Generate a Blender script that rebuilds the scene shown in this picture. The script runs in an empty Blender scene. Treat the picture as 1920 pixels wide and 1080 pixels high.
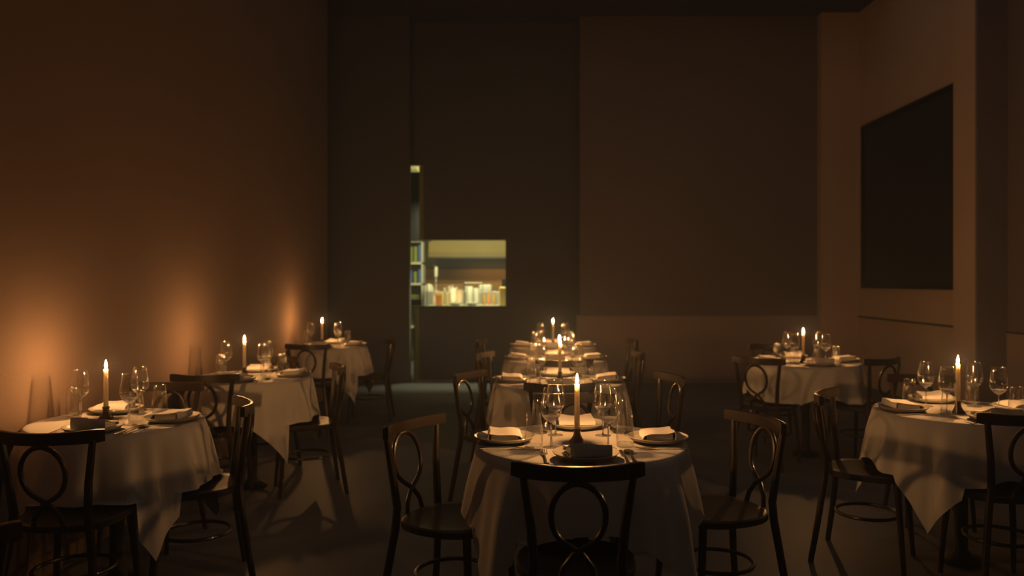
import bpy, math, random
from mathutils import Vector, Matrix
random.seed(7)
PI = math.pi
sc = bpy.context.scene
COL = sc.collection

# ---------------------------------------------------------------- camera, world, lights, exposure
CAM_Z = 1.388
cd = bpy.data.cameras.new('camera'); cam = bpy.data.objects.new('camera', cd); COL.objects.link(cam)
cam.location = (0, 0, CAM_Z); cam.rotation_euler = (PI/2, 0, 0)
cd.sensor_fit = 'HORIZONTAL'; cd.sensor_width = 36; cd.lens = 1500/1920*36
cd.shift_x = -39/1920; cd.shift_y = -12/1920
cd.clip_start = .05; cd.clip_end = 60
cd.dof.use_dof = True; cd.dof.focus_distance = 3.15; cd.dof.aperture_fstop = 2.0
sc.camera = cam

w = bpy.data.worlds.new('world'); sc.world = w; w.use_nodes = True
w.node_tree.nodes['Background'].inputs[0].default_value = (.01, .009, .009, 1)
w.node_tree.nodes['Background'].inputs[1].default_value = 1.0

HAZE = .016     # thin scattering haze added to lift the blacks, with a faint halo round flames
vn = w.node_tree.nodes.new('ShaderNodeVolumeScatter'); vn.inputs['Density'].default_value = HAZE; vn.inputs['Anisotropy'].default_value = .1; vn.inputs['Color'].default_value = (.55, .70, .88, 1)
w.node_tree.links.new(vn.outputs[0], w.node_tree.nodes['World Output'].inputs['Volume'])
sc.cycles.volume_bounces = 0
FLAME_STRENGTH = 2700.0
FLAME_COLOR = (1.0, .47, .155)

def area(name, loc, rot, sx, sy, power, color):
    l = bpy.data.lights.new(name, 'AREA'); l.shape = 'RECTANGLE'; l.size = sx; l.size_y = sy
    l.energy = power; l.color = color
    o = bpy.data.objects.new(name, l); COL.objects.link(o); o.location = loc; o.rotation_euler = rot
    return o
# broad faint overhead fill, added to lift the dark surfaces
area('ambient_fill', (1.0, 4.4, 4.98), (0, 0, 0), 6.4, 11.0, 8.5, (1, .89, .84))
# kitchen ceiling light behind the pass
area('kitchen_ceiling_light', (-1.0, 12.9, 3.57), (0, 0, 0), 4.0, 1.2, 52.0, (1, .92, .40))
area('kitchen_item_fill', (-.85, 11.75, 2.5), (math.radians(22), 0, 0), 1.3, .2, 60.0, (1, .95, .55))  # fill added to brighten the fronts of the counter items
area('kitchen_hood_lamp', (-.4, 14.55, 1.74), (math.radians(12), 0, 0), 1.6, .2, 1.8, (1, .66, .28))

vs = sc.view_settings
sc.display_settings.display_device = 'sRGB'
vs.view_transform = 'Standard'; vs.look = 'None'; vs.exposure = 0.0; vs.gamma = 1.0; vs.use_curve_mapping = False
sc.cycles.max_bounces = 10; sc.cycles.transparent_max_bounces = 32
sc.cycles.diffuse_bounces = 1; sc.cycles.glossy_bounces = 4; sc.cycles.transmission_bounces = 8
sc.cycles.sample_clamp_indirect = 4.0
sc.cycles.caustics_reflective = False; sc.cycles.caustics_refractive = False

# ---------------------------------------------------------------- materials
def mat(name, color=(.5, .5, .5), rough=.6, metal=0, spec=.5, noise=None, bump=None, coat=0, sss=0, weave=None, emit=None):
    m = bpy.data.materials.new(name); m.use_nodes = True
    nt = m.node_tree; N = nt.nodes; L = nt.links; b = N['Principled BSDF']
    b.inputs['Base Color'].default_value = (*color, 1); b.inputs['Roughness'].default_value = rough
    b.inputs['Metallic'].default_value = metal; b.inputs['Specular IOR Level'].default_value = spec
    b.inputs['Coat Weight'].default_value = coat; b.inputs['Coat Roughness'].default_value = .12
    if sss:
        b.inputs['Subsurface Weight'].default_value = sss; b.inputs['Subsurface Scale'].default_value = .05
        b.inputs['Subsurface Radius'].default_value = (1, .78, .55)
    if emit:
        b.inputs['Emission Color'].default_value = (*emit[0], 1); b.inputs['Emission Strength'].default_value = emit[1]
    tc = N.new('ShaderNodeTexCoord')
    if noise:   # (scale, amount, stretch)
        mp = N.new('ShaderNodeMapping'); mp.inputs['Scale'].default_value = noise[2]
        n = N.new('ShaderNodeTexNoise'); n.inputs['Scale'].default_value = noise[0]; n.inputs['Detail'].default_value = 6
        r = N.new('ShaderNodeMapRange'); r.inputs[3].default_value = 1-noise[1]; r.inputs[4].default_value = 1+noise[1]
        mx = N.new('ShaderNodeMix'); mx.data_type = 'RGBA'; mx.blend_type = 'MULTIPLY'; mx.inputs[0].default_value = 1
        mx.inputs[6].default_value = (*color, 1)
        L.new(tc.outputs['Object'], mp.inputs[0]); L.new(mp.outputs[0], n.inputs['Vector'])
        L.new(n.outputs['Fac'], r.inputs[0]); L.new(r.outputs[0], mx.inputs[7]); L.new(mx.outputs[2], b.inputs['Base Color'])
    if bump:    # (scale, strength, distance)
        n = N.new('ShaderNodeTexNoise'); n.inputs['Scale'].default_value = bump[0]; n.inputs['Detail'].default_value = 5
        bp = N.new('ShaderNodeBump'); bp.inputs['Strength'].default_value = bump[1]; bp.inputs['Distance'].default_value = bump[2]
        L.new(tc.outputs['Object'], n.inputs['Vector']); L.new(n.outputs['Fac'], bp.inputs['Height']); L.new(bp.outputs[0], b.inputs['Normal'])
    return m

def thin_glass(name, tint=(.985, .985, .98), gain=.8):
    m = bpy.data.materials.new(name); m.use_nodes = True
    nt = m.node_tree; N = nt.nodes; L = nt.links
    for n in list(N): N.remove(n)
    out = N.new('ShaderNodeOutputMaterial'); mix = N.new('ShaderNodeMixShader')
    tr = N.new('ShaderNodeBsdfTransparent'); tr.inputs[0].default_value = (*tint, 1)
    gl = N.new('ShaderNodeBsdfGlossy'); gl.inputs['Roughness'].default_value = .10; gl.inputs[0].default_value = (1, 1, 1, 1)
    fr = N.new('ShaderNodeLayerWeight'); fr.inputs[0].default_value = .5
    pw = N.new('ShaderNodeMath'); pw.operation = 'POWER'; pw.inputs[1].default_value = 3.2
    mu = N.new('ShaderNodeMath'); mu.operation = 'MULTIPLY_ADD'; mu.inputs[1].default_value = gain; mu.inputs[2].default_value = .05; mu.use_clamp = True
    L.new(fr.outputs['Facing'], pw.inputs[0]); L.new(pw.outputs[0], mu.inputs[0]); L.new(mu.outputs[0], mix.inputs[0])
    L.new(tr.outputs[0], mix.inputs[1]); L.new(gl.outputs[0], mix.inputs[2]); L.new(mix.outputs[0], out.inputs[0])
    return m

def solid_glass(name, clear=0.0):
    m = bpy.data.materials.new(name); m.use_nodes = True
    nt = m.node_tree; N = nt.nodes; L = nt.links
    for n in list(N): N.remove(n)
    out = N.new('ShaderNodeOutputMaterial'); g = N.new('ShaderNodeBsdfGlass')
    g.inputs['Roughness'].default_value = .02; g.inputs['IOR'].default_value = 1.5
    tr = N.new('ShaderNodeBsdfTransparent'); mx = N.new('ShaderNodeMixShader'); mx.inputs[0].default_value = clear
    L.new(g.outputs[0], mx.inputs[1]); L.new(tr.outputs[0], mx.inputs[2]); L.new(mx.outputs[0], out.inputs[0]); return m

def wax_mat():
    # wax lets light through: part subsurface, part translucent
    m = mat('ivory_wax', (.93, .82, .66), .45, sss=1.0); nt = m.node_tree; N = nt.nodes; L = nt.links
    t = N.new('ShaderNodeBsdfTranslucent'); t.inputs[0].default_value = (.90, .72, .50, 1)
    mx = N.new('ShaderNodeMixShader'); mx.inputs[0].default_value = .45
    L.new(N['Principled BSDF'].outputs[0], mx.inputs[1]); L.new(t.outputs[0], mx.inputs[2])
    L.new(mx.outputs[0], N['Material Output'].inputs[0]); return m

def melt_mat():
    # the pool of clear molten wax under the flame
    m = bpy.data.materials.new('molten_wax'); m.use_nodes = True; nt = m.node_tree; N = nt.nodes; L = nt.links
    for n in list(N): N.remove(n)
    out = N.new('ShaderNodeOutputMaterial'); t = N.new('ShaderNodeBsdfTransparent'); t.inputs[0].default_value = (.9, .8, .62, 1)
    d = N.new('ShaderNodeBsdfDiffuse'); d.inputs[0].default_value = (.9, .8, .6, 1); mx = N.new('ShaderNodeMixShader'); mx.inputs[0].default_value = .12
    L.new(d.outputs[0], mx.inputs[1]); L.new(t.outputs[0], mx.inputs[2]); L.new(mx.outputs[0], out.inputs[0]); return m

def flame_mat():
    m = bpy.data.materials.new('flame'); m.use_nodes = True
    nt = m.node_tree; N = nt.nodes; L = nt.links
    for n in list(N): N.remove(n)
    out = N.new('ShaderNodeOutputMaterial'); e = N.new('ShaderNodeEmission')
    e.inputs[0].default_value = (*FLAME_COLOR, 1); e.inputs[1].default_value = FLAME_STRENGTH
    L.new(e.outputs[0], out.inputs[0]); return m

M = {
 'plaster_left': mat('clay_plaster', (.215, .149, .115), .85, spec=.2, noise=(1.2, .10, (1, 1, 1)), bump=(60, .12, .01)),
 'plaster_upper': mat('brown_plaster', (.26, .215, .20), .8, noise=(1.0, .08, (1, 1, 1)), bump=(60, .1, .01)),
 'plaster_light': mat('beige_plaster', (.50, .39, .33), .8, noise=(1.3, .08, (1, 1, 1)), bump=(60, .1, .01)),
 'plaster_brightened': mat('brightened_beige_plaster', (.78, .585, .42), .8, noise=(1.3, .07, (1, 1, 1)), bump=(60, .1, .01)),  # beige plaster copy, colour lightened for the candlelight on this side
 'black_wall': mat('charcoal_paint', (.15, .155, .17), .85, noise=(1.0, .1, (1, 1, 1))),
 'jamb': mat('kitchen_lit_jamb', (.30, .30, .12), .5),  # wall end coloured olive for the kitchen light grazing it
 'floor': mat('dark_floor', (.125, .13, .15), .55, spec=.3, noise=(1.5, .15, (1, 1, 1)), bump=(30, .08, .01)),
 'ceiling': mat('dark_ceiling', (.10, .085, .08), .9),
 'cloth': mat('linen_cloth', (.74, .70, .63), .95, spec=.1, noise=(260, .06, (1, 1, 1)), bump=(420, .15, .002)),
 'napkin': mat('linen_napkin', (.78, .74, .68), .95, spec=.1, noise=(200, .06, (1, 1, 1)), bump=(500, .25, .002)),
 'wood': mat('black_bentwood', (.030, .018, .013), .38, spec=.5, noise=(9, .25, (1, 1, 6)), coat=.1),
 'seatwood': mat('dark_seat_ply', (.034, .023, .018), .42, spec=.5, noise=(7, .25, (1, 5, 1)), coat=.05),
 'tablewood': mat('table_wood', (.10, .05, .025), .5, noise=(6, .2, (1, 6, 1))),
 'iron': mat('cast_iron', (.02, .02, .02), .6, metal=.6),
 'china': mat('cream_china', (.80, .74, .62), .16, spec=.5, coat=.3),
 'steel': mat('polished_steel', (.72, .68, .62), .16, metal=1),
 'wax': wax_mat(), 'melt': melt_mat(),
 'wick': mat('burnt_wick', (.01, .008, .006), .9),
 'holder': mat('dark_red_bronze', (.055, .018, .013), .38, spec=.5, noise=(60, .3, (1, 1, 1)), bump=(80, .3, .002)),
 'glass': thin_glass('thin_clear_glass'),
 'glass_solid': solid_glass('thick_clear_glass'),
 'glass_base': solid_glass('tumbler_base_glass', .75),
 'glass_bowl': solid_glass('bowl_base_glass', .45),
 'flame': flame_mat(),
 'art_frame': mat('black_frame', (.012, .011, .012), .45),
 'art': mat('dark_canvas', (.035, .033, .045), .6, noise=(3, .4, (1, 1, 1))),
 'groove_shade': mat('painted_groove_shade', (.06, .04, .03), .8),  # dark colour paints in the shade of a wall groove
 'drape': mat('dark_brown_panel', (.30, .26, .28), .8, noise=(2, .1, (1, 1, 1))),
 'k_wall': mat('kitchen_wall', (.21, .155, .035), .6, noise=(2, .2, (1, 1, 1))),
 'k_white': mat('kitchen_white', (.85, .85, .70), .4),
 'k_steel': mat('kitchen_steel', (.75, .75, .62), .28, metal=.6, noise=(5, .2, (1, 1, 1))),
 'k_blue': mat('kitchen_blue', (.10, .20, .55), .5),
 'k_orange': mat('kitchen_orange', (.75, .26, .05), .5),
 'k_yellow': mat('kitchen_yellow', (.85, .62, .22), .5),
 'k_dark': mat('kitchen_dark', (.012, .013, .012), .5),
 'k_green': mat('kitchen_green', (.28, .34, .08), .5),
 'k_lamp': mat('lamp_diffuser', (.5, .48, .2), .5, emit=((1, .88, .38), .22)),
 'k_amber': mat('kitchen_amber', (.55, .30, .07), .5),
}

# ---------------------------------------------------------------- mesh helpers
class MB:
    def __init__(s): s.v = []; s.f = []; s.mi = []; s.cur = 0
    def add(s, v, f):
        o = len(s.v); s.v += [tuple(p) for p in v]; s.f += [tuple(i+o for i in q) for q in f]; s.mi += [s.cur]*len(f)
        return s
    def box(s, x0, x1, y0, y1, z0, z1):
        v = [(x, y, z) for x in (x0, x1) for y in (y0, y1) for z in (z0, z1)]
        return s.add(v, [(0, 1, 3, 2), (4, 6, 7, 5), (0, 4, 5, 1), (2, 3, 7, 6), (0, 2, 6, 4), (1, 5, 7, 3)])
    def lathe(s, prof, n=24, c=(0, 0, 0), cap0=True, cap1=True):
        v = []; f = []
        for r, z in prof:
            for k in range(n):
                a = 2*PI*k/n; v.append((c[0]+r*math.cos(a), c[1]+r*math.sin(a), c[2]+z))
        m = len(prof)
        for i in range(m-1):
            for k in range(n):
                k2 = (k+1) % n; f.append((i*n+k, i*n+k2, (i+1)*n+k2, (i+1)*n+k))
        if cap0: f.append(tuple(range(n-1, -1, -1)))
        if cap1: f.append(tuple((m-1)*n+k for k in range(n)))
        return s.add(v, f)
    def sweep(s, pts, sec, closed=False, up=(0, 0, 1)):
        # sec: list (a,b) offsets, or function(i)-> list ; a along side, b along up'
        n = len(pts); P = [Vector(p) for p in pts]; v = []; f = []; m = None
        for i in range(n):
            t = (P[(i+1) % n]-P[i-1]) if closed else (P[min(i+1, n-1)]-P[max(i-1, 0)])
            t.normalize(); u = Vector(up)
            if abs(t.dot(u)) > .97: u = Vector((0, 1, 0))
            side = t.cross(u).normalized(); u2 = side.cross(t)
            S = sec(i/(n-1)) if callable(sec) else sec
            m = len(S)
            for a, b in S: v.append(P[i]+side*a+u2*b)
        for i in range(n if closed else n-1):
            for k in range(m):
                k2 = (k+1) % m; j = (i+1) % n
                f.append((i*m+k, i*m+k2, j*m+k2, j*m+k))
        if not closed: f += [tuple(range(m-1, -1, -1)), tuple((n-1)*m+k for k in range(m))]
        return s.add(v, f)
    def tube(s, pts, r, k=8, closed=False, up=(0, 0, 1)):
        if callable(r): sec = lambda t: [(r(t)*math.cos(2*PI*j/k), r(t)*math.sin(2*PI*j/k)) for j in range(k)]
        else: sec = [(r*math.cos(2*PI*j/k), r*math.sin(2*PI*j/k)) for j in range(k)]
        return s.sweep(pts, sec, closed, up)
    def grid(s, nu, nv, fn):
        v = [fn(i/nu, j/nv) for i in range(nu+1) for j in range(nv+1)]
        f = [(i*(nv+1)+j, (i+1)*(nv+1)+j, (i+1)*(nv+1)+j+1, i*(nv+1)+j+1) for i in range(nu) for j in range(nv)]
        return s.add(v, f)
    def mesh(s, name, mats, smooth=True, angle=40):
        me = bpy.data.meshes.new(name); me.from_pydata(s.v, [], s.f); me.update()
        for m in (mats if isinstance(mats, (list, tuple)) else [mats]): me.materials.append(m)
        me.polygons.foreach_set('material_index', s.mi)
        if smooth:
            me.shade_smooth(); me.set_sharp_from_angle(angle=math.radians(angle))
        import bmesh
        b = bmesh.new(); b.from_mesh(me); bmesh.ops.recalc_face_normals(b, faces=b.faces); b.to_mesh(me); b.free()
        return me

def ob(name, me, parent=None, loc=(0, 0, 0), rz=0):
    o = bpy.data.objects.new(name, me); COL.objects.link(o)
    o.location = loc; o.rotation_euler = (0, 0, rz)
    if parent: o.parent = parent
    return o
def tag(o, label, cat, group=None):
    o['label'] = label; o['category'] = cat
    if group: o['group'] = group
    return o
def struct(name, mb, m, parent=None, smooth=False):
    o = ob(name, mb.mesh(name, m, smooth), parent)
    if not parent: o['kind'] = 'structure'
    return o
def spawn(name, kit, loc, rz, label, cat, group=None):
    """kit: list of (part name, mesh, parent index or None). One-mesh kits give one object."""
    if len(kit) == 1:
        o = ob(name, kit[0][1], None, loc, rz)
    else:
        o = ob(name, None, None, loc, rz); made = []
        for nm, me, p in kit:
            made.append(ob(nm, me, o if p is None else made[p]))
    return tag(o, label, cat, group)
def bev(o, wdt=.003, seg=2):
    b = o.modifiers.new('edge', 'BEVEL'); b.width = wdt; b.segments = seg; b.limit_method = 'ANGLE'; return o

def px(x, Y): return (x-999)*Y/1500.0
def pz(y, Y): return CAM_Z-(y-528)*Y/1500.0

# ================================================================ THE SETTING
CEIL = 5.04
def wall_x(y): return -2.295-.03*(y-3.72)
struct('floor', MB().box(-6, 6.5, -2, 17, -.12, 0), M['floor'])
struct('ceiling', MB().box(-6, 6.5, -2, 11.45, CEIL, CEIL+.15), M['ceiling'])
b = MB(); c4 = [(wall_x(-2), -2), (wall_x(9.64), 9.64), (wall_x(9.64)-.22, 9.64), (wall_x(-2)-.22, -2)]
b.add([(x, y, z) for z in (0, CEIL) for x, y in c4], [(3, 2, 1, 0), (4, 5, 6, 7)]+[(k, (k+1) % 4, 4+(k+1) % 4, 4+k) for k in range(4)])
struct('wall_left', b, M['plaster_left'])
struct('wall_rear', MB().box(-6, 6.5, -2.2, -2, 0, CEIL), M['plaster_upper'])
# dark recess to the left of the kitchen door
struct('wall_recess_left', MB().box(-4.2, -4.0, 9.0, 11.0, 0, CEIL), M['black_wall'])
struct('wall_recess_back', MB().box(-4.2, px(768, 11.0), 11.0, 11.12, 0, CEIL), M['black_wall'])
# kitchen pass wall with the serving opening and the open doorway beside it
b = MB()
xa, xb, zl, zt = px(794, 11.3), px(948, 11.3), pz(574, 11.3), pz(450, 11.3)
b.box(xa, .70, 11.3, 11.42, zt, CEIL)              # over the opening
b.box(xb, .70, 11.3, 11.42, zl-.02, zt)                # right of the opening
b.box(px(786, 11.3), .70, 11.3, 11.42, 0, zl-.02)  # below the sill
b.box(-2.2, xa, 11.3, 11.42, pz(309, 11.3), CEIL)  # over the doorway
struct('wall_kitchen', b, M['black_wall'])
b = MB(); n = 10
pr = [(px(787, 11.36)+.062*math.cos(a), 11.36+.06*math.sin(a)) for a in [PI/2+PI*k/n for k in range(n+1)]]
b.add([(x, y, 0) for x, y in pr]+[(x, y, zl-.02) for x, y in pr], [(k, k+1, n+2+k, n+1+k) for k in range(n)]+[tuple(range(n, -1, -1)), tuple(range(n+1, 2*n+2))])
struct('trim_1', b, M['jamb'], smooth=True)
struct('light_baffle', MB().box(px(776.5, 11.5), px(805, 11.5), 11.47, 11.51, .01, .97), M['k_green'])  # leaf added behind the gap to hold back kitchen light
struct('trim_2', MB().box(px(786, 11.3)-.0, xa+.001, 11.31, 11.41, zt, pz(312, 11.3)), M['jamb'])
struct('trim_3', MB().box(px(768, 11.28)-.0, xb, 11.27, 11.5, zl-.019, zl), M['k_dark'])      # pass sill
struct('floor_light_strip', MB().box(px(782, 11.15), px(858, 11.15), 11.13, 11.20, 0, .012), M['k_steel'])   # steel strip added for the streak of kitchen light on the floor
# back wall on the right, dado below
struct('wall_back', MB().box(px(1087, 11.0), 6.5, 11.0, 11.25, .915, CEIL), M['plaster_upper'])
struct('wall_dado', MB().box(px(1082, 10.96), 6.5, 10.96, 11.25, 0, .918), M['plaster_light'])
struct('baseboard_back', MB().box(px(1083, 10.94), 3.92, 10.935, 10.96, 0, .07), M['drape'])
# beige corner pilaster and the right wall
struct('column_corner', MB().box(px(1540, 10.85), 4.6, 10.85, 11.0, 0, CEIL), M['plaster_brightened'])
struct('wall_right', MB().box(4.43, 4.75, 8.0, 10.97, 0, CEIL), M['plaster_brightened'])
struct('trim_5', MB().box(4.405, 4.432, 8.2, 10.85, .905, .925), M['groove_shade'])  # raised strip, its dark colour stands for a shadow gap
struct('column_right', MB().box(4.31, 4.75, 7.8, 8.2, 0, CEIL), M['plaster_brightened'])
struct('panel_right', MB().box(4.315, 4.75, 7.77, 7.80, 0, CEIL), M['drape'])
struct('wall_right_near', MB().box(4.61, 4.9, -2, 7.78, .90, CEIL), M['plaster_upper'])
struct('wall_right_dado', MB().box(4.60, 4.9, -2, 7.78, 0, .90), M['plaster_light'])
struct('trim_6', MB().box(4.585, 4.61, -2, 7.76, .89, .905), M['groove_shade'])

# large dark framed picture on the right wall
ypA, ypB, zA, zB = 8.15, 4.43*1500/621, pz(543.5, 8.5), 3.46
fr = ob('framed_picture', None, None, (4.43, (ypA+ypB)/2, (zA+zB)/2)); tag(fr, 'large dark unlit picture in thin black frame on the beige side wall', 'picture')
hw, hh = (ypB-ypA)/2, (zB-zA)/2
ob('canvas', MB().box(-.022, -.004, -hw+.05, hw-.05, -hh+.05, hh-.05).mesh('canvas', M['art'], False), fr)
for nm, bx in (('frame_rail', (-.045, -.002, -hw, hw, hh-.05, hh)), ('frame_rail', (-.045, -.002, -hw, hw, -hh, -hh+.05)),
               ('frame_stile', (-.045, -.002, -hw, -hw+.05, -hh+.05, hh-.05)), ('frame_stile', (-.045, -.002, hw-.05, hw, -hh+.05, hh-.05))):
    ob(nm, MB().box(*bx).mesh(nm, M['art_frame'], False), fr)

# ================================================================ THE KITCHEN
struct('wall_kitchen_back', MB().box(-4.2, 2.2, 15.0, 15.1, 0, 3.6), M['k_wall'])
struct('wall_kitchen_left', MB().box(-4.3, -4.2, 11.1, 15.1, 0, 3.6), M['k_white'])
struct('wall_kitchen_right', MB().box(2.2, 2.3, 11.25, 15.1, 0, 3.6), M['k_wall'])
struct('ceiling_kitchen', MB().box(-4.3, 2.3, 11.42, 15.1, 3.6, 3.7), M['k_white'])
struct('beam_kitchen', MB().box(-4.2, xa, 12.0, 12.25, 2.0, 3.03), M['k_dark'])
hd = ob('extractor_hood', None, None, (.2, 14.4, 1.80)); tag(hd, 'wide brass toned extractor hood over the rear kitchen counter', 'hood')
b = MB(); c = [(-.6, 0), (.6, 0), (.6, 1.2), (-.28, 1.2), (-.6, .10)]
b.add([(x, y, z) for x in (-2.0, 1.8) for y, z in c], [(0, 1, 2, 3, 4), (9, 8, 7, 6, 5)]+[(k, (k+1) % 5, 5+(k+1) % 5, 5+k) for k in range(5)])
ob('hood_body', b.mesh('hood_body', M['k_wall'], False), hd)
ob('rim', MB().box(-2.02, 1.8, -.615, -.60, -.015, .012).mesh('rim', M['k_dark'], False), hd)

def tagged_box(name, dims, m, label, cat, group=None, bv=.004):
    x0, x1, y0, y1, z0, z1 = dims; cx, cy = (x0+x1)/2, (y0+y1)/2
    o = ob(name, MB().box(x0-cx, x1-cx, y0-cy, y1-cy, 0, z1-z0).mesh(name, m, False), None, (cx, cy, z0))
    bev(o, bv); return tag(o, label, cat, group)
# worktop behind the pass
wt = ob('kitchen_counter', None, None, (-.9, 12.15, 0)); tag(wt, 'steel kitchen counter just behind the serving opening', 'counter')
bev(ob('worktop', MB().box(-.68, 1.3, -.62, .62, .99, 1.03).mesh('worktop', M['k_steel'], False), wt))
ob('cabinet_body', MB().box(-.66, 1.28, -.58, .58, .08, .99).mesh('cabinet_body', M['k_steel'], False), wt)
ob('lower_shelf', MB().box(-.67, 1.28, -.6, -.58, .08, .12).mesh('lower_shelf', M['k_dark'], False), wt)
fx = ob('ceiling_lamp', None, None, (px(777, 13.0), 13.0, pz(316, 13.0))); tag(fx, 'lit strip lamp high up behind the kitchen doorway', 'lamp')
ob('housing', MB().box(-.085, .085, -.3, .3, .05, .09).mesh('housing', M['k_dark'], False), fx)
ob('diffuser', MB().box(-.07, .07, -.28, .28, -.05, .05).mesh('diffuser', M['k_lamp'], False), fx)
ob('stem', MB().box(-.01, .01, -.01, .01, .09, 3.6-pz(316, 13.0)).mesh('lamp_stem', M['k_dark'], False), fx)
# glass display case on the counter
def at(x, y, Y): return px(x, Y), Y, pz(y, Y)
Yc = 12.2
case = ob('glass_case', None, None, (px(838, Yc), Yc, 1.03)); tag(case, 'glass display case with black frame on the kitchen counter', 'display case')
cx0, cx1, cx2 = px(800, Yc)-px(838, Yc), px(871, Yc)-px(838, Yc), px(902, Yc)-px(838, Yc)
ct = pz(531, Yc)-1.03
for nm, bx in (('frame_bar', (cx0, cx1, -.008, .008, ct, ct+.014)), ('frame_bar', (cx1-.006, cx1+.006, -.006, .006, 0, ct)),
               ('frame_bar', (cx0, cx0+.01, -.006, .006, 0, ct)), ('frame_bar', (cx2, cx2+.008, .3, .308, 0, ct+.02))):
    ob(nm, MB().box(*bx).mesh(nm, M['k_dark'], False), case)
b = MB(); b.add([(cx1, 0, ct), (cx2, .3, ct), (cx2, .3, ct+.012), (cx1, 0, ct+.012)], [(0, 1, 2, 3)])
b.add([(cx1, .012, ct), (cx2, .312, ct), (cx2, .312, ct+.012), (cx1, .012, ct+.012)], [(0, 3, 2, 1)])
ob('steel_edge', b.mesh('steel_edge', M['k_white'], False), case)
ob('pane', MB().box(cx0+.01, cx1-.006, -.003, .003, 0, ct).mesh('pane', M['glass'], False), case)
bb = tagged_box('orange_box', (px(818, 12.0), px(831, 12.0), 11.92, 12.02, 1.031, pz(548, 12.0)), M['k_yellow'], 'yellow box with an orange front on the kitchen counter', 'box')
ob('front_label', MB().box(-.036, .036, -.054, -.049, .01, .155).mesh('front_label', M['k_orange'], False), bb)
tagged_box('carton', (px(836.5, 12.0), px(841, 12.0), 11.95, 12.0, 1.031, pz(550, 12.0)), M['k_yellow'], 'slim yellow carton beside the orange fronted box', 'carton')
tagged_box('yellow_canister', (px(936, 11.8), px(949, 11.8), 11.75, 11.87, 1.031, pz(538, 11.8)), M['k_yellow'], 'squat yellow canister at the edge of the serving opening', 'canister', bv=.02)
tagged_box('black_radio', (px(941, 12.0), px(951, 12.0), 11.97, 12.06, 1.031, pz(523, 12.0)), M['k_dark'], 'dark upright box behind the squat yellow canister', 'box')
def lathe_thing(name, prof, m, loc, label, cat, group=None):
    return tag(ob(name, MB().lathe(prof, 16).mesh(name, m), None, loc), label, cat, group)
def pan(x, y0, y1, Y, r):
    h = pz(y0, Y)-pz(y1, Y); return [(r*.8, 0), (r, .02), (r, h), (r*.94, h), (r*.92, .02)]
for i, (x, y0, r, mm, l) in enumerate(((848, 540, .062, 'k_white', 'white stacked bowl nearest the slim yellow carton'), (862, 543, .05, 'k_steel', 'short steel pot beside the white stacked bowl'),
                               (881, 537, .05, 'k_white', 'tall white container beside the black case upright'), (893.5, 540, .045, 'k_white', 'second tall white container along the counter'))):
    Y = 12.55; lathe_thing('kitchen_pot', [(r*.7, 0), (r, .03), (r*1.03, pz(y0, Y)-1.031), (r*.95, pz(y0, Y)-1.031), (r*.9, .04)], M[mm], (px(x, Y), Y, 1.031), l, 'pot', 'pots on the kitchen counter')
tagged_box('black_tray', (px(768, 11.7), px(793, 11.7), 11.56, 11.75, 1.031, pz(561, 11.7)), M['k_dark'], 'flat black tray at the doorway end of the counter', 'tray')
for i, (x, Y, y0, r, mm, l) in enumerate(((908, 12.3, 549, .022, 'k_amber', 'amber bottle nearest the tall white containers'), (917, 12.5, 545, .022, 'k_orange', 'orange brown bottle between two amber ones'),
                               (927, 12.3, 547, .024, 'k_amber', 'amber bottle nearest the squat yellow canister'))):
    h = pz(y0, Y)-1.031
    lathe_thing('sauce_bottle', [(r, 0), (r, h*.6), (r*.4, h*.78), (r*.4, h)], M[mm], (px(x, Y), Y, 1.031), l, 'bottle', 'sauce bottles on the kitchen counter')
for i, (x, l) in enumerate(((853, 'low stack of white plates in front of the pots'), (884, 'low stack of white plates by the case corner'))):
    lathe_thing('plate_stack', [(.05, 0), (.09, .012), (.075, .014), (.092, .028), (.077, .030), (.094, .044), (.03, .042)], M['k_white'], (px(x, 12.0), 12.03, 1.031), l, 'plates', 'plate stacks on the kitchen counter')
# rear counter, shelf and its little things
tagged_box('rear_counter', (px(797, 13.6), 1.9, 13.5, 14.4, 0, 1.22), M['k_steel'], 'pale steel rear counter along the kitchen back wall', 'counter')
struct('amber_glow_panel', MB().box(px(797, 14.9), 2.0, 14.9, 15.0, 1.22, 1.62), M['k_amber'])  # added strip, the warm light on the back wall put into its amber colour
wh = ob('heat_lamp', None, None, (px(817.5, 13.7), 13.7, 1.222)); tag(wh, 'white cylindrical lamp on a slim stand on the rear counter', 'lamp')
ob('stand', MB().lathe([(.05, 0), (.05, .01), (.008, .015), (.008, .27)], 12).mesh('stand', M['k_white']), wh)
ob('shade', MB().lathe([(.028, .25), (.028, .41), (.024, .42)], 14).mesh('shade', M['k_white']), wh)
ob('dark_cap', MB().lathe([(.03, .40), (.034, .43), (.018, .46)], 14, c=(-.03, 0, 0)).mesh('dark_cap', M['k_dark']), wh)
lathe_thing('white_dome', [(.085, 0), (.085, .04), (.07, .09), (.04, .12), (.01, .13)], M['k_white'], (px(804, 13.62), 13.62, 1.2225), 'white dome cover at the near end of the rear counter', 'dome cover')
for i, x in enumerate((834, 842, 848, 856, 873, 879)):
    h = (.06, .09, .10, .07, .09, .08)[i]
    lathe_thing('small_cup', [(.02, 0), (.026, h), (.022, h), (.016, .01)], M['k_white'], (px(x, 13.95), 13.95, 1.2225), 'small pale cup on the rear counter, '+('nearest the white lamp stand', 'second from the white lamp stand', 'tallest of the row', 'just before the gap in the row', 'just after the gap in the row', 'nearest the lidded tray')[i], 'cup', 'small pale cups on the rear counter')
tagged_box('steel_tray_lid', (px(898, 13.6), px(922, 13.6), 13.55, 13.9, 1.2215, 1.34), M['k_white'], 'bright steel lidded tray on the rear counter', 'tray', bv=.03)
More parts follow.
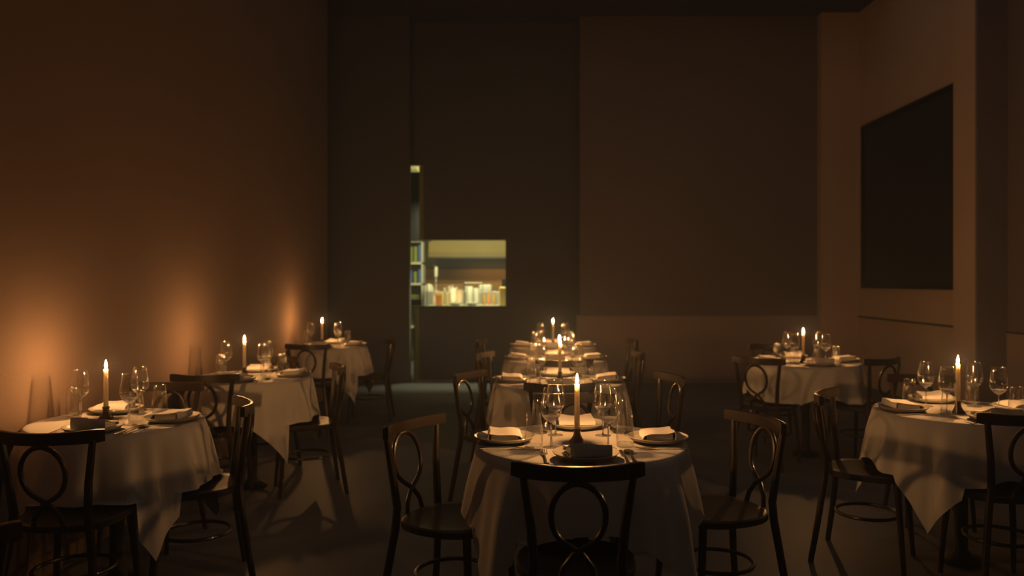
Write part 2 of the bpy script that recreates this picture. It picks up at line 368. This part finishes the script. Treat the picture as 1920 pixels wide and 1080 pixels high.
# shelf unit seen through the doorway gap
sh = ob('shelf_unit', None, None, (px(776, 14.0), 14.0, 0)); tag(sh, 'white kitchen shelf unit seen past the door edge', 'shelf')
for z in (.62, 1.02, 1.36, 1.72, 2.1): ob('shelf', MB().box(-.35, .18, -.2, .2, z-.03, z).mesh('shelf', M['k_white'], False), sh)
for x in (-.35, .16): ob('upright', MB().box(x, x+.02, -.2, .2, 0, 2.4).mesh('upright', M['k_white'], False), sh)
ob('back_panel', MB().box(-.35, .18, .19, .2, 0, 2.4).mesh('back_panel', M['k_wall'], False), sh)
for i, (x, z, wd, h, mm, l) in enumerate(((770, 1.72, .07, .27, 'k_green', 'grey green bin on the top row of the kitchen shelf'), (779.5, 1.72, .055, .27, 'k_green', 'second grey green bin on the top row of the shelf'),
        (787.5, 1.72, .05, .30, 'k_blue', 'blue bin on the top row of the kitchen shelf'), (770, 1.36, .05, .22, 'k_blue', 'dark blue folder bin at the outer end of middle row'),
        (779, 1.36, .05, .2, 'k_green', 'green bin between the blue ones on the middle row'), (787.5, 1.36, .05, .24, 'k_blue', 'blue bin on the middle row by the wall edge'))):
    c = px(x, 13.85); tagged_box('storage_bin', (c-wd*.5, c+wd*.5, 13.82, 13.95, z+.001, z+h), M[mm], l, 'bin', 'storage bins on the kitchen shelf')
lathe_thing('mixing_bowl', [(.05, 0), (.12, .06), (.15, .14), (.14, .14), (.11, .07)], M['k_green'], (px(773, 13.9), 13.9, 1.021), 'olive green mixing bowl on the kitchen shelf', 'bowl')

# ================================================================ KITS (shared meshes)
# wine glass
bowl_out = [(.0045, .094), (.012, .099), (.024, .108), (.034, .120), (.0402, .136), (.0415, .147), (.0400, .163), (.0365, .185), (.0325, .207), (.0292, .228)]
mb = MB(); mb.cur = 1
mb.lathe(bowl_out[:4], 32, cap0=True, cap1=False)
mb.lathe([(.0335, .1205), (.022, .1115), (.010, .106), (.001, .105)], 32, cap0=False, cap1=True)
mb.cur = 0
mb.lathe(bowl_out[3:]+[(.0284, .2285)]+[(r-.0010, z) for r, z in reversed(bowl_out[3:])], 32, cap0=False, cap1=False)
K_WINE = [('bowl', mb.mesh('wine_bowl', [M['glass'], M['glass_bowl']], angle=80), None),
          ('stem', MB().lathe([(.0055, .003), (.0038, .010), (.0030, .03), (.0029, .07), (.0036, .088), (.0046, .0945)], 12).mesh('wine_stem', M['glass_solid']), None),
          ('foot', MB().lathe([(.0335, 0), (.034, .0012), (.030, .0026), (.012, .0040), (.0055, .0062)], 32).mesh('wine_foot', M['glass']), None)]
mb = MB(); mb.cur = 1
mb.lathe([(.031, .001), (.0345, .005), (.0352, .014), (.0335, .016), (.001, .014)], 32)
mb.cur = 0
tw = [(.0352, .014), (.0355, .03), (.0345, .06), (.0310, .10), (.0272, .138)]
mb.lathe(tw+[(.0266, .1388)]+[(r-.0013, z) for r, z in reversed(tw)], 32, cap0=False, cap1=False)
K_TUMB = [('water_tumbler', mb.mesh('water_tumbler', [M['glass'], M['glass_base']], angle=80), None)]
# plate
K_PLATE = [('plate', MB().lathe([(.001, .006), (.050, .006), (.056, .0), (.060, 0), (.063, .006), (.095, .0066), (.108, .0110), (.1195, .0225), (.1212, .0238),
      (.1200, .0252), (.109, .0155), (.1015, .0108), (.062, .0100), (.001, .0100)], 48).mesh('plate', M['china'], angle=60), None)]
# napkin: a wrap round thick inner folds. v = towards the diner (-y), height grows outward
def napkin_mesh(seed, tall=False):
    R = random.Random(seed); mb = MB()
    W, D = .156, .116
    def H(v): return (.020+.027*(v**1.2)) if tall else (.021+.015*v+.004*math.sin(v*5))
    def ribbon(path, th, inset):
        n = len(path)
        nrm = []
        for i in range(n):
            a = path[max(i-1, 0)]; c = path[min(i+1, n-1)]
            dx, dz = c[0]-a[0], c[1]-a[1]; l = math.hypot(dx, dz) or 1
            nrm.append((-dz/l, dx/l))
        loop = [(p[0]+nr[0]*th/2, p[1]+nr[1]*th/2) for p, nr in zip(path, nrm)]+[(p[0]-nr[0]*th/2, p[1]-nr[1]*th/2) for p, nr in reversed(list(zip(path, nrm)))]
        m = len(loop); NU = 12; v = []; f = []
        for iu in range(NU+1):
            u = iu/NU-.5
            for (d, z) in loop:
                zz = z*(1+.10*math.cos(u*PI*1.6+seed)+.05*math.sin(u*7+d*40)) if z > .012 else z
                sk = .012*(d/D)*(1 if seed % 2 else -1)
                v.append((u*(W-inset*2)*(1-.04*(d/D))+sk, D/2-d+.002*math.sin(u*9+seed), max(zz, .0005)))
        for iu in range(NU):
            for k in range(m):
                k2 = (k+1) % m; f.append((iu*m+k, iu*m+k2, (iu+1)*m+k2, (iu+1)*m+k))
        f += [tuple(range(m-1, -1, -1)), tuple(NU*m+k for k in range(m))]
        mb.add(v, f)
    top = [(D*t, H(t)+.002*math.sin(t*6+seed)) for t in [i/10 for i in range(11)]]
    h1 = H(1)
    side = [(D+.004, h1-.005), (D+.006, h1*.6), (D+.005, h1*.3), (D+.002, .006)]
    bot = [(D*t, .003) for t in (.95, .7, .4, .1)]
    roll = [(-.006, H(0)*.8), (-.009, H(0)*.5), (-.006, .007), (.004, .0075)]
    ribbon(list(reversed(roll))+top+side+bot, .0035, 0)
    for k in (1, 2, 3, 4):
        q = k/5.0
        ribbon([(D*t, .004+(H(t)-.006)*q) for t in [.06+.9*i/8 for i in range(9)]], .0046, .004+.002*k)
    return mb.mesh('napkin', M['napkin'], angle=50)
NAPS = [napkin_mesh(s) for s in range(4)]; TALL = [napkin_mesh(s, True) for s in range(2)]
# cutlery (long axis y, handle towards -y)
def cutlery(kind):
    hn = MB().sweep([(0, y, z) for y, z in ((-.105, .004), (-.095, .0045), (-.05, .005), (-.01, .0065), (.02, .006))],
                    lambda t: [(a*(.009-.0055*min(1, t*1.3)), b*.0016) for a, b in ((-1, -.6), (-.6, -1), (.6, -1), (1, -.6), (1, .6), (.6, 1), (-.6, 1), (-1, .6))])
    hm = hn.mesh(kind+'_handle', M['steel'])
    b = MB()
    if kind == 'knife':
        b.sweep([(0, y, .0045) for y in (.018, .03, .06, .09, .108)], lambda t: [(-.0055-.004*math.sin(min(1, t*1.6)*PI/2)*(1 if t < .97 else .2), -.0006), (.005, -.0009), (.005, .0009), (-.0055-.004*math.sin(min(1, t*1.6)*PI/2)*(1 if t < .97 else .2), .0006)])
        return [('handle', hm, None), ('blade', b.mesh('knife_blade', M['steel']), None)]
    if kind == 'fork':
        b.sweep([(0, .018, .006), (0, .035, .004), (0, .05, .003), (0, .062, .003)], lambda t: [(s1*(.0035+.009*min(1, t*1.6)), s2*.0009) for s1, s2 in ((-1, -1), (1, -1), (1, 1), (-1, 1))])
        for x in (-.0105, -.0035, .0035, .0105):
            b.sweep([(x, .060, .003), (x, .085, .0045), (x*.95, .104, .009)], lambda t: [(s1*(.002-.001*t), s2*.0008) for s1, s2 in ((-1, -1), (1, -1), (1, 1), (-1, 1))])
        return [('handle', hm, None), ('tines', b.mesh('fork_tines', M['steel']), None)]
    def fn(i, j):
        y = .018+.068*i; w2 = .0035+.0165*math.sin(PI*min(1, max(0, (i-.05)/.95)))**.8 if i < 1 else .001
        x = (j*2-1)*w2; d = (1-(j*2-1)**2)*.006*math.sin(PI*i); return (x, y, .0075-d)
    b.grid(12, 8, fn)
    b.grid(12, 8, lambda i, j: (lambda p: (p[0], p[1], p[2]-.0012))(fn(i, j)))
    return [('handle', hm, None), ('spoon_bowl', b.mesh('spoon_bowl', M['steel']), None)]
K_KNIFE, K_FORK, K_SPOON = cutlery('knife'), cutlery('fork'), cutlery('spoon')
# candle holder: faceted flared foot, narrow waist
K_HOLD = [('candle_holder', MB().lathe([(.031, 0), (.0325, .003), (.030, .008), (.021, .020), (.0145, .034), (.0135, .044), (.0165, .058), (.0115, .058), (.0112, .048)], 8).mesh('candle_holder', M['holder'], angle=20), None)]
def candle_kit(L):
    b = MB().lathe([(.0112, 0), (.0112, .01), (.0098, L-.006), (.0095, L-.001), (.0084, L+.001), (.0070, L-.0012)], 20, cap1=False); b.cur = 1
    wax = b.lathe([(.0070, L-.0012), (.004, L-.0015), (.0005, L-.002)], 20, cap0=False).mesh('wax_body', [M['wax'], M['melt']])
    wick = MB().tube([(0, 0, L-.003), (.0003, 0, L+.005), (.0012, 0, L+.009)], .0007, 6).mesh('wick', M['wick'])
    fl = MB().lathe([(.0003, L+.004), (.0034, L+.007), (.0054, L+.0125), (.0058, L+.018), (.0047, L+.026), (.0026, L+.035), (.0004, L+.043)], 14).mesh('flame', M['flame'])
    return [('wax_body', wax, None), ('wick', wick, None), ('flame', fl, None)]
K_CAN = {L: candle_kit(L) for L in (.184, .190, .176, .108)}
HOLD_TOP = .0475
# bentwood chair, faces +y, origin under the seat centre
def chair_kit():
    wood = M['wood']; parts = []
    seat = MB()
    def outline(a, r): # slightly squared round seat
        c, s_ = math.cos(a), math.sin(a); k = (abs(c)**2.6+abs(s_)**2.6)**(-1/2.6); return (r*k*c, r*k*s_*.98+.005)
    n = 36; v = []; f = []
    prof = [(.02, .448), (.10, .449), (.165, .454), (.192, .458), (.200, .453), (.200, .432), (.190, .426)]
    for r, z in prof:
        for k in range(n): x, y = outline(2*PI*k/n, r); v.append((x, y, z))
    for i in range(len(prof)-1):
        for k in range(n): f.append((i*n+k, i*n+(k+1) % n, (i+1)*n+(k+1) % n, (i+1)*n+k))
    f.append(tuple(range(n))); f.append(tuple((len(prof)-1)*n+k for k in range(n)))
    parts.append(('seat', seat.add(v, f).mesh('seat', M['seatwood']), None))
    def rail_y(x): return -.245+1.5*x*x
    rail = MB().sweep([(x, rail_y(x), .797+.10*abs(x)**2) for x in [-.205+.41*i/18 for i in range(19)]],
        lambda t: [(a*.0105, b*(.0235+.005*(abs(2*t-1)**3)-.006*(abs(2*t-1)**12))) for a, b in ((-1, -.9), (-.5, -1), (.5, -1), (1, -.9), (1, .9), (.5, 1), (-.5, 1), (-1, .9))])
    parts.append(('top_rail', rail.mesh('top_rail', wood), None))
    for s in (-1, 1):
        p = [(s*.20, -.235, .0), (s*.178, -.205, .20), (s*.148, -.178, .42), (s*.138, -.176, .50), (s*.148, -.190, .62), (s*.171, -.205, .79)]
        parts.append(('leg', MB().tube(p, lambda t: .0135+.003*math.sin(PI*t), 8, up=(0, 1, 0)).mesh('rear_leg', wood), None))
        p = [(s*.175, .185, .0), (s*.165, .170, .2), (s*.145, .150, .435)]
        parts.append(('leg', MB().tube(p, lambda t: .0115+.005*t, 8, up=(0, 1, 0)).mesh('front_leg', wood), None))
    ring = [(.150*math.cos(a), .148*math.sin(a)-.005, .235) for a in [2*PI*k/28 for k in range(28)]]
    parts.append(('foot_ring', MB().tube(ring, .0085, 8, closed=True).mesh('foot_ring', wood), None))
    # balloon loop whose ends cross low down
    loop = []
    for t in [i/36 for i in range(37)]:
        a = -PI*.5+(t)*2*PI       # start bottom
        x = .088*math.sin(2*PI*t)*-1; z = .655+.092*-math.cos(2*PI*t)
        loop.append((x, z))
    pts = [(.062, .452), (.050, .490), (.022, .535)]
    mid = []
    for i in range(31):
        th = math.radians(205+i*(310/30.0))   # sweeps clockwise round the loop, leaving a gap at the bottom
        mid.append((.084*math.sin(th)*1.0, .665+.104*math.cos(th)))
    pts = [(.055, .452), (.045, .495), (.012, .540)]+mid+[(-.012, .540), (-.045, .495), (-.055, .452)]
    P = [(x, -.188-.06*max(0, (z-.45)/.33)-(.006 if i > len(pts)/2 else 0), z) for i, (x, z) in enumerate(pts)]
    parts.append(('back_loop', MB().tube(P, .0098, 8, up=(0, 1, 0)).mesh('back_loop', wood), None))
    return parts
K_CHAIR = chair_kit()
# chairs: centre of top rail, facing direction, where it stands
CH = [
 ((.140, 2.46), (.02, 1), 'camera side of the nearest central table'),
 ((.975, 3.38), (-.94, -.34), 'right side of the nearest central table'),
 ((-.520, 3.29), (.88, -.46), 'left side of the nearest central table'),
 ((.210, 4.05), (.03, -1), 'far side of the nearest central table'),
 ((.158, 4.42), (0, 1), 'camera side of the second central table'),
 ((-.430, 5.00), (.9, -.4), 'left side of the second central table'),
 ((.870, 4.86), (-.97, -.24), 'right side of the second central table'),
 ((.230, 5.75), (0, 1), 'camera side of the third central table'),
 ((-.420, 6.35), (.95, -.25), 'left side of the third central table'),
 ((.870, 6.38), (-1, 0), 'right side of the third central table'),
 ((-.530, 7.74), (1, -.08), 'left side of the farthest central table'),
 ((1.000, 7.80), (-1, -.1), 'right side of the farthest central table'),
 ((-1.840, 3.00), (-.04, 1), 'camera side of the nearest wall table'),
 ((-1.345, 3.80), (-.87, -.42), 'aisle side of the nearest wall table'),
 ((-2.040, 4.50), (.0, -1), 'far side of the nearest wall table'),
 ((-2.005, 4.85), (-.05, 1), 'camera side of the middle wall table'),
 ((-1.290, 5.42), (-.9, -.36), 'aisle side of the middle wall table'),
 ((-1.960, 6.05), (.05, -1), 'far side of the middle wall table'),
 ((-2.040, 7.20), (.03, 1), 'camera side of the farthest wall table'),
 ((-1.400, 8.00), (-1, -.1), 'aisle side of the farthest wall table'),
 ((1.650, 5.92), (.62, .78), 'left corner of the far dado table'),
 ((2.610, 5.88), (-.50, .86), 'right corner of the far dado table'),
 ((2.150, 7.28), (.03, -1), 'far side of the far dado table'),
 ((2.360, 4.88), (-.2, -1), 'far side of the table nearest the picture'),
 ((1.480, 4.13), (.84, -.52), 'left side of the table nearest the picture'),
 ((2.120, 3.40), (0, 1), 'camera side of the table nearest the picture'),
]
SEATS = [(p[0]+.235*d[0]/math.hypot(*d), p[1]+.235*d[1]/math.hypot(*d)) for p, d, l in CH]
# table under the cloth
def table_kit(RT): return [('tabletop', MB().lathe([(RT-.004, .715), (RT, .72), (RT, .742), (RT-.004, .746)], 48).mesh('tabletop', M['tablewood']), None),
           ('pedestal', MB().lathe([(.05, .03), (.032, .06), (.030, .65), (.06, .715)], 16).mesh('pedestal', M['iron']), None),
           ('base', MB().lathe([(.095, 0), (.10, .01), (.09, .022), (.05, .035)], 32).mesh('base', M['iron']), None)]
def cloth_mesh(seed, RT, cx, cy, half=.648):
    R = random.Random(seed); ph = [R.uniform(0, 6.28) for _ in range(8)]
    n = 240; v = [(0, 0, .7475)]; f = []; rings = []
    def add_ring(fn):
        base = len(v)
        for k in range(n): v.append(fn(2*PI*k/n))
        rings.append(base)
    def wob(x, y): return .0006*math.sin(x*14+ph[0])*math.cos(y*12+ph[1])
    for r in (RT*.2, RT*.4, RT*.58, RT*.73, RT*.85, RT*.94, RT-.004):
        add_ring(lambda a, r=r: (r*math.cos(a), r*math.sin(a), .7478+wob(r*math.cos(a), r*math.sin(a))))
    add_ring(lambda a: ((RT+.003)*math.cos(a), (RT+.003)*math.sin(a), .7455))
    NS = 16
    for i in range(1, NS+1):
        t = i/NS
        def fn(a, t=t):
            c, s = math.cos(a), math.sin(a); k = max(abs(c), abs(s))
            drop = half/k-RT; corner = abs(math.sin(2*a))
            d = drop*t
            fold = (math.sin(10*a+ph[2]+1.4*math.sin(a*2+ph[3]))*.55+math.sin(17*a+ph[4])*.3+math.sin(29*a+ph[5])*.15)
            amp = (.010+.030*corner**1.5)*min(1, d/.22)+.016*max(0, d-.25)
            r = RT+.005+d*(.20-.05*corner)+amp*fold+.014*min(1, d/.1)*corner
            z = .7455-d*.97+.004*math.sin(12*a+ph[6])*t
            sw = .05*math.sin(3*a+ph[7])*t*.25
            x, y = r*math.cos(a+sw), r*math.sin(a+sw)
            for sx, sy in SEATS:      # where a chair is pushed in, the hem rests on its seat
                q = math.hypot(cx+x-sx, cy+y-sy)
                if q < .232: z = max(z, .468+.004*t)
            return (max(x, wall_x(cy+y)+.006+.006*t-cx), y, z)     # pushed against the wall it hangs flat
        add_ring(fn)
    for k in range(n): f.append((0, rings[0]+k, rings[0]+(k+1) % n))
    for i in range(len(rings)-1):
        a, b2 = rings[i], rings[i+1]
        for k in range(n): f.append((a+k, b2+k, b2+(k+1) % n, a+(k+1) % n))
    mb = MB(); mb.add(v, f); return mb.mesh('tablecloth', M['cloth'], angle=180)

# ================================================================ TABLES
Z0 = .7492   # top of cloth
TABLES = {
 'A': dict(R=.415, c=(.193, 3.20), nm='nearest table of the central row', can=(-.018, -.035), L=.184, sides='FBLR', spoon=1),
 'B': dict(R=.366, c=(-1.912, 3.68), nm='nearest table along the glowing wall', can=(-.073, .04), L=.184, sides='FBR', spoon=1, wall=1, po={'B': (-.13, .235), 'F': (.035, -.257)}),
 'C': dict(R=.385, c=(-1.90, 5.42), nm='middle table along the glowing wall', can=(-.05, -.01), L=.184, sides='FBR', spoon=1, wall=1, po={'B': (-.045, .272)}),
 'D': dict(R=.366, c=(-2.038, 8.00), nm='farthest table along the glowing wall', can=(-.072, .01), L=.184, sides='FBR', wall=1),
 'E': dict(c=(.170, 5.13), nm='second table of the central row', can=(.005, .02), L=.184, sides='FBLR', spoon=1),
 'F': dict(c=(.185, 6.60), nm='third table of the central row', can=(.035, 0), L=.108, sides='FBLR'),
 'G': dict(c=(.200, 7.90), nm='farthest table of the central row', can=(0, -.02), L=.184, sides='FBLR'),
 'H': dict(c=(2.185, 6.40), nm='far table before the low beige dado', can=(-.055, -.10), L=.184, sides='FBLR', spoon=1),
 'I': dict(R=.400, c=(2.125, 3.97), nm='table nearest the dark framed picture', can=(-.055, -.075), L=.190, sides='FBLR', spoon=1),
}
ANG = {'F': 0, 'R': PI/2, 'B': PI, 'L': -PI/2}
SN = {'F': 'camera side', 'B': 'far side', 'L': 'left side', 'R': 'right side'}
def rot(p, a): c, s = math.cos(a), math.sin(a); return (p[0]*c-p[1]*s, p[0]*s+p[1]*c)
CUST = {'B': (-.195, .045), 'F': (.115, -.115), 'R': (.02, .172)}
CUSTT = {'B': (-.262, .110), 'F': (.097, -.020), 'R': (.100, .205)}
for ti, (key, T) in enumerate(TABLES.items()):
    cx, cy = T['c']; RT = T.get('R', .415); tn = T['nm']; R = random.Random(100+ti)
    spawn('round_table', table_kit(RT), (cx, cy, 0), 0, 'round pedestal table under the cloth, '+tn, 'table', 'round pedestal tables')
    o = ob('tablecloth', cloth_mesh(20+ti, RT, cx, cy), None, (cx, cy, 0)); tag(o, 'white linen cloth over the '+tn, 'tablecloth', 'white linen tablecloths')
    q = (cx+T['can'][0], cy+T['can'][1])
    spawn('candle_holder', K_HOLD, (*q, Z0), R.uniform(0, .7), 'small dark flared candle holder on the '+tn, 'candle holder', 'dark candle holders')
    spawn('candle', K_CAN[T['L']], (*q, Z0+HOLD_TOP), 0, ('short' if T['L'] < .15 else 'tall slim')+' lit ivory candle on the '+tn, 'candle', 'lit candles')
    for s in T['sides']:
        a = ANG[s]; sn = SN[s]+' of the '+tn
        g0 = rot((0, -(RT-.109)), a); po = T.get('po', {}).get(s, g0); sh = (po[0]-g0[0], po[1]-g0[1])
        p = rot((R.uniform(-.006, .006), -(RT-.109)), a); p = (p[0]+sh[0], p[1]+sh[1])
        spawn('plate', K_PLATE, (cx+p[0], cy+p[1], Z0), R.uniform(0, 3), 'cream dinner plate on the '+sn, 'plate', 'cream dinner plates')
        e = ob('folded_napkin', (TALL[R.randrange(2)] if s == 'F' else NAPS[R.randrange(4)]), None, (cx+p[0], cy+p[1], Z0+.0124), a+R.uniform(-.07, .07))
        tag(e, 'folded linen napkin on plate, '+sn, 'napkin', 'folded linen napkins')
        g = CUST[s] if T.get('wall') else rot((.112, -.128), a)
        t = CUSTT[s] if T.get('wall') else rot((.182, -.155), a)
        if key in 'CD' and s == 'R': g, t = (.065, .11), (.15, .165)
        if key == 'A':
            g = {'F': (.095, -.145), 'L': (-.122, -.115), 'B': (-.098, .125), 'R': (.098, .115)}[s]
            t = {'F': (.165, -.105), 'L': (-.190, -.145), 'B': (-.165, .170), 'R': (.178, .178)}[s]
        spawn('wine_glass', K_WINE, (cx+g[0], cy+g[1], Z0), 0, 'stemmed wine glass for the '+sn, 'wine glass', 'empty wine glasses')
        spawn('water_tumbler', K_TUMB, (cx+t[0], cy+t[1], Z0), 0, 'clear water tumbler for the '+sn, 'glass', 'clear water tumblers')
        rr = -(RT-.115)
        f_ = rot((-.148, rr), a); spawn('fork', K_FORK, (cx+f_[0]+sh[0], cy+f_[1]+sh[1], Z0), a+.05+R.uniform(-.04, .04), 'steel fork beside plate, '+sn, 'fork', 'steel forks')
        k_ = rot((.140, rr+.005), a); spawn('knife', K_KNIFE, (cx+k_[0]+sh[0], cy+k_[1]+sh[1], Z0), a+R.uniform(-.04, .03), 'steel knife beside plate, '+sn, 'knife', 'steel knives')
        if T.get('spoon') and s in ('F', 'R'):
            k_ = rot((.165, rr+.03), a); spawn('spoon', K_SPOON, (cx+k_[0]+sh[0], cy+k_[1]+sh[1], Z0), a+.02, 'steel spoon beyond knife, '+sn, 'spoon', 'steel spoons')

# ================================================================ CHAIRS (centre of top rail, facing direction)
for (p, d, l) in CH:
    D = Vector(d).normalized(); a = math.atan2(-D.x, D.y)
    spawn('bentwood_chair', K_CHAIR, (p[0]+D.x*.235, p[1]+D.y*.235, 0), a, 'dark bentwood chair with loop back, '+l, 'chair', 'dark bentwood chairs')
D = Vector((-.5, .85)).normalized()
spawn('bentwood_chair', K_CHAIR, (-1.36+D.x*.235, 1.74+D.y*.235, 0), math.atan2(-D.x, D.y), 'dark bentwood chair at the lower left corner, mostly out of frame', 'chair', 'dark bentwood chairs')
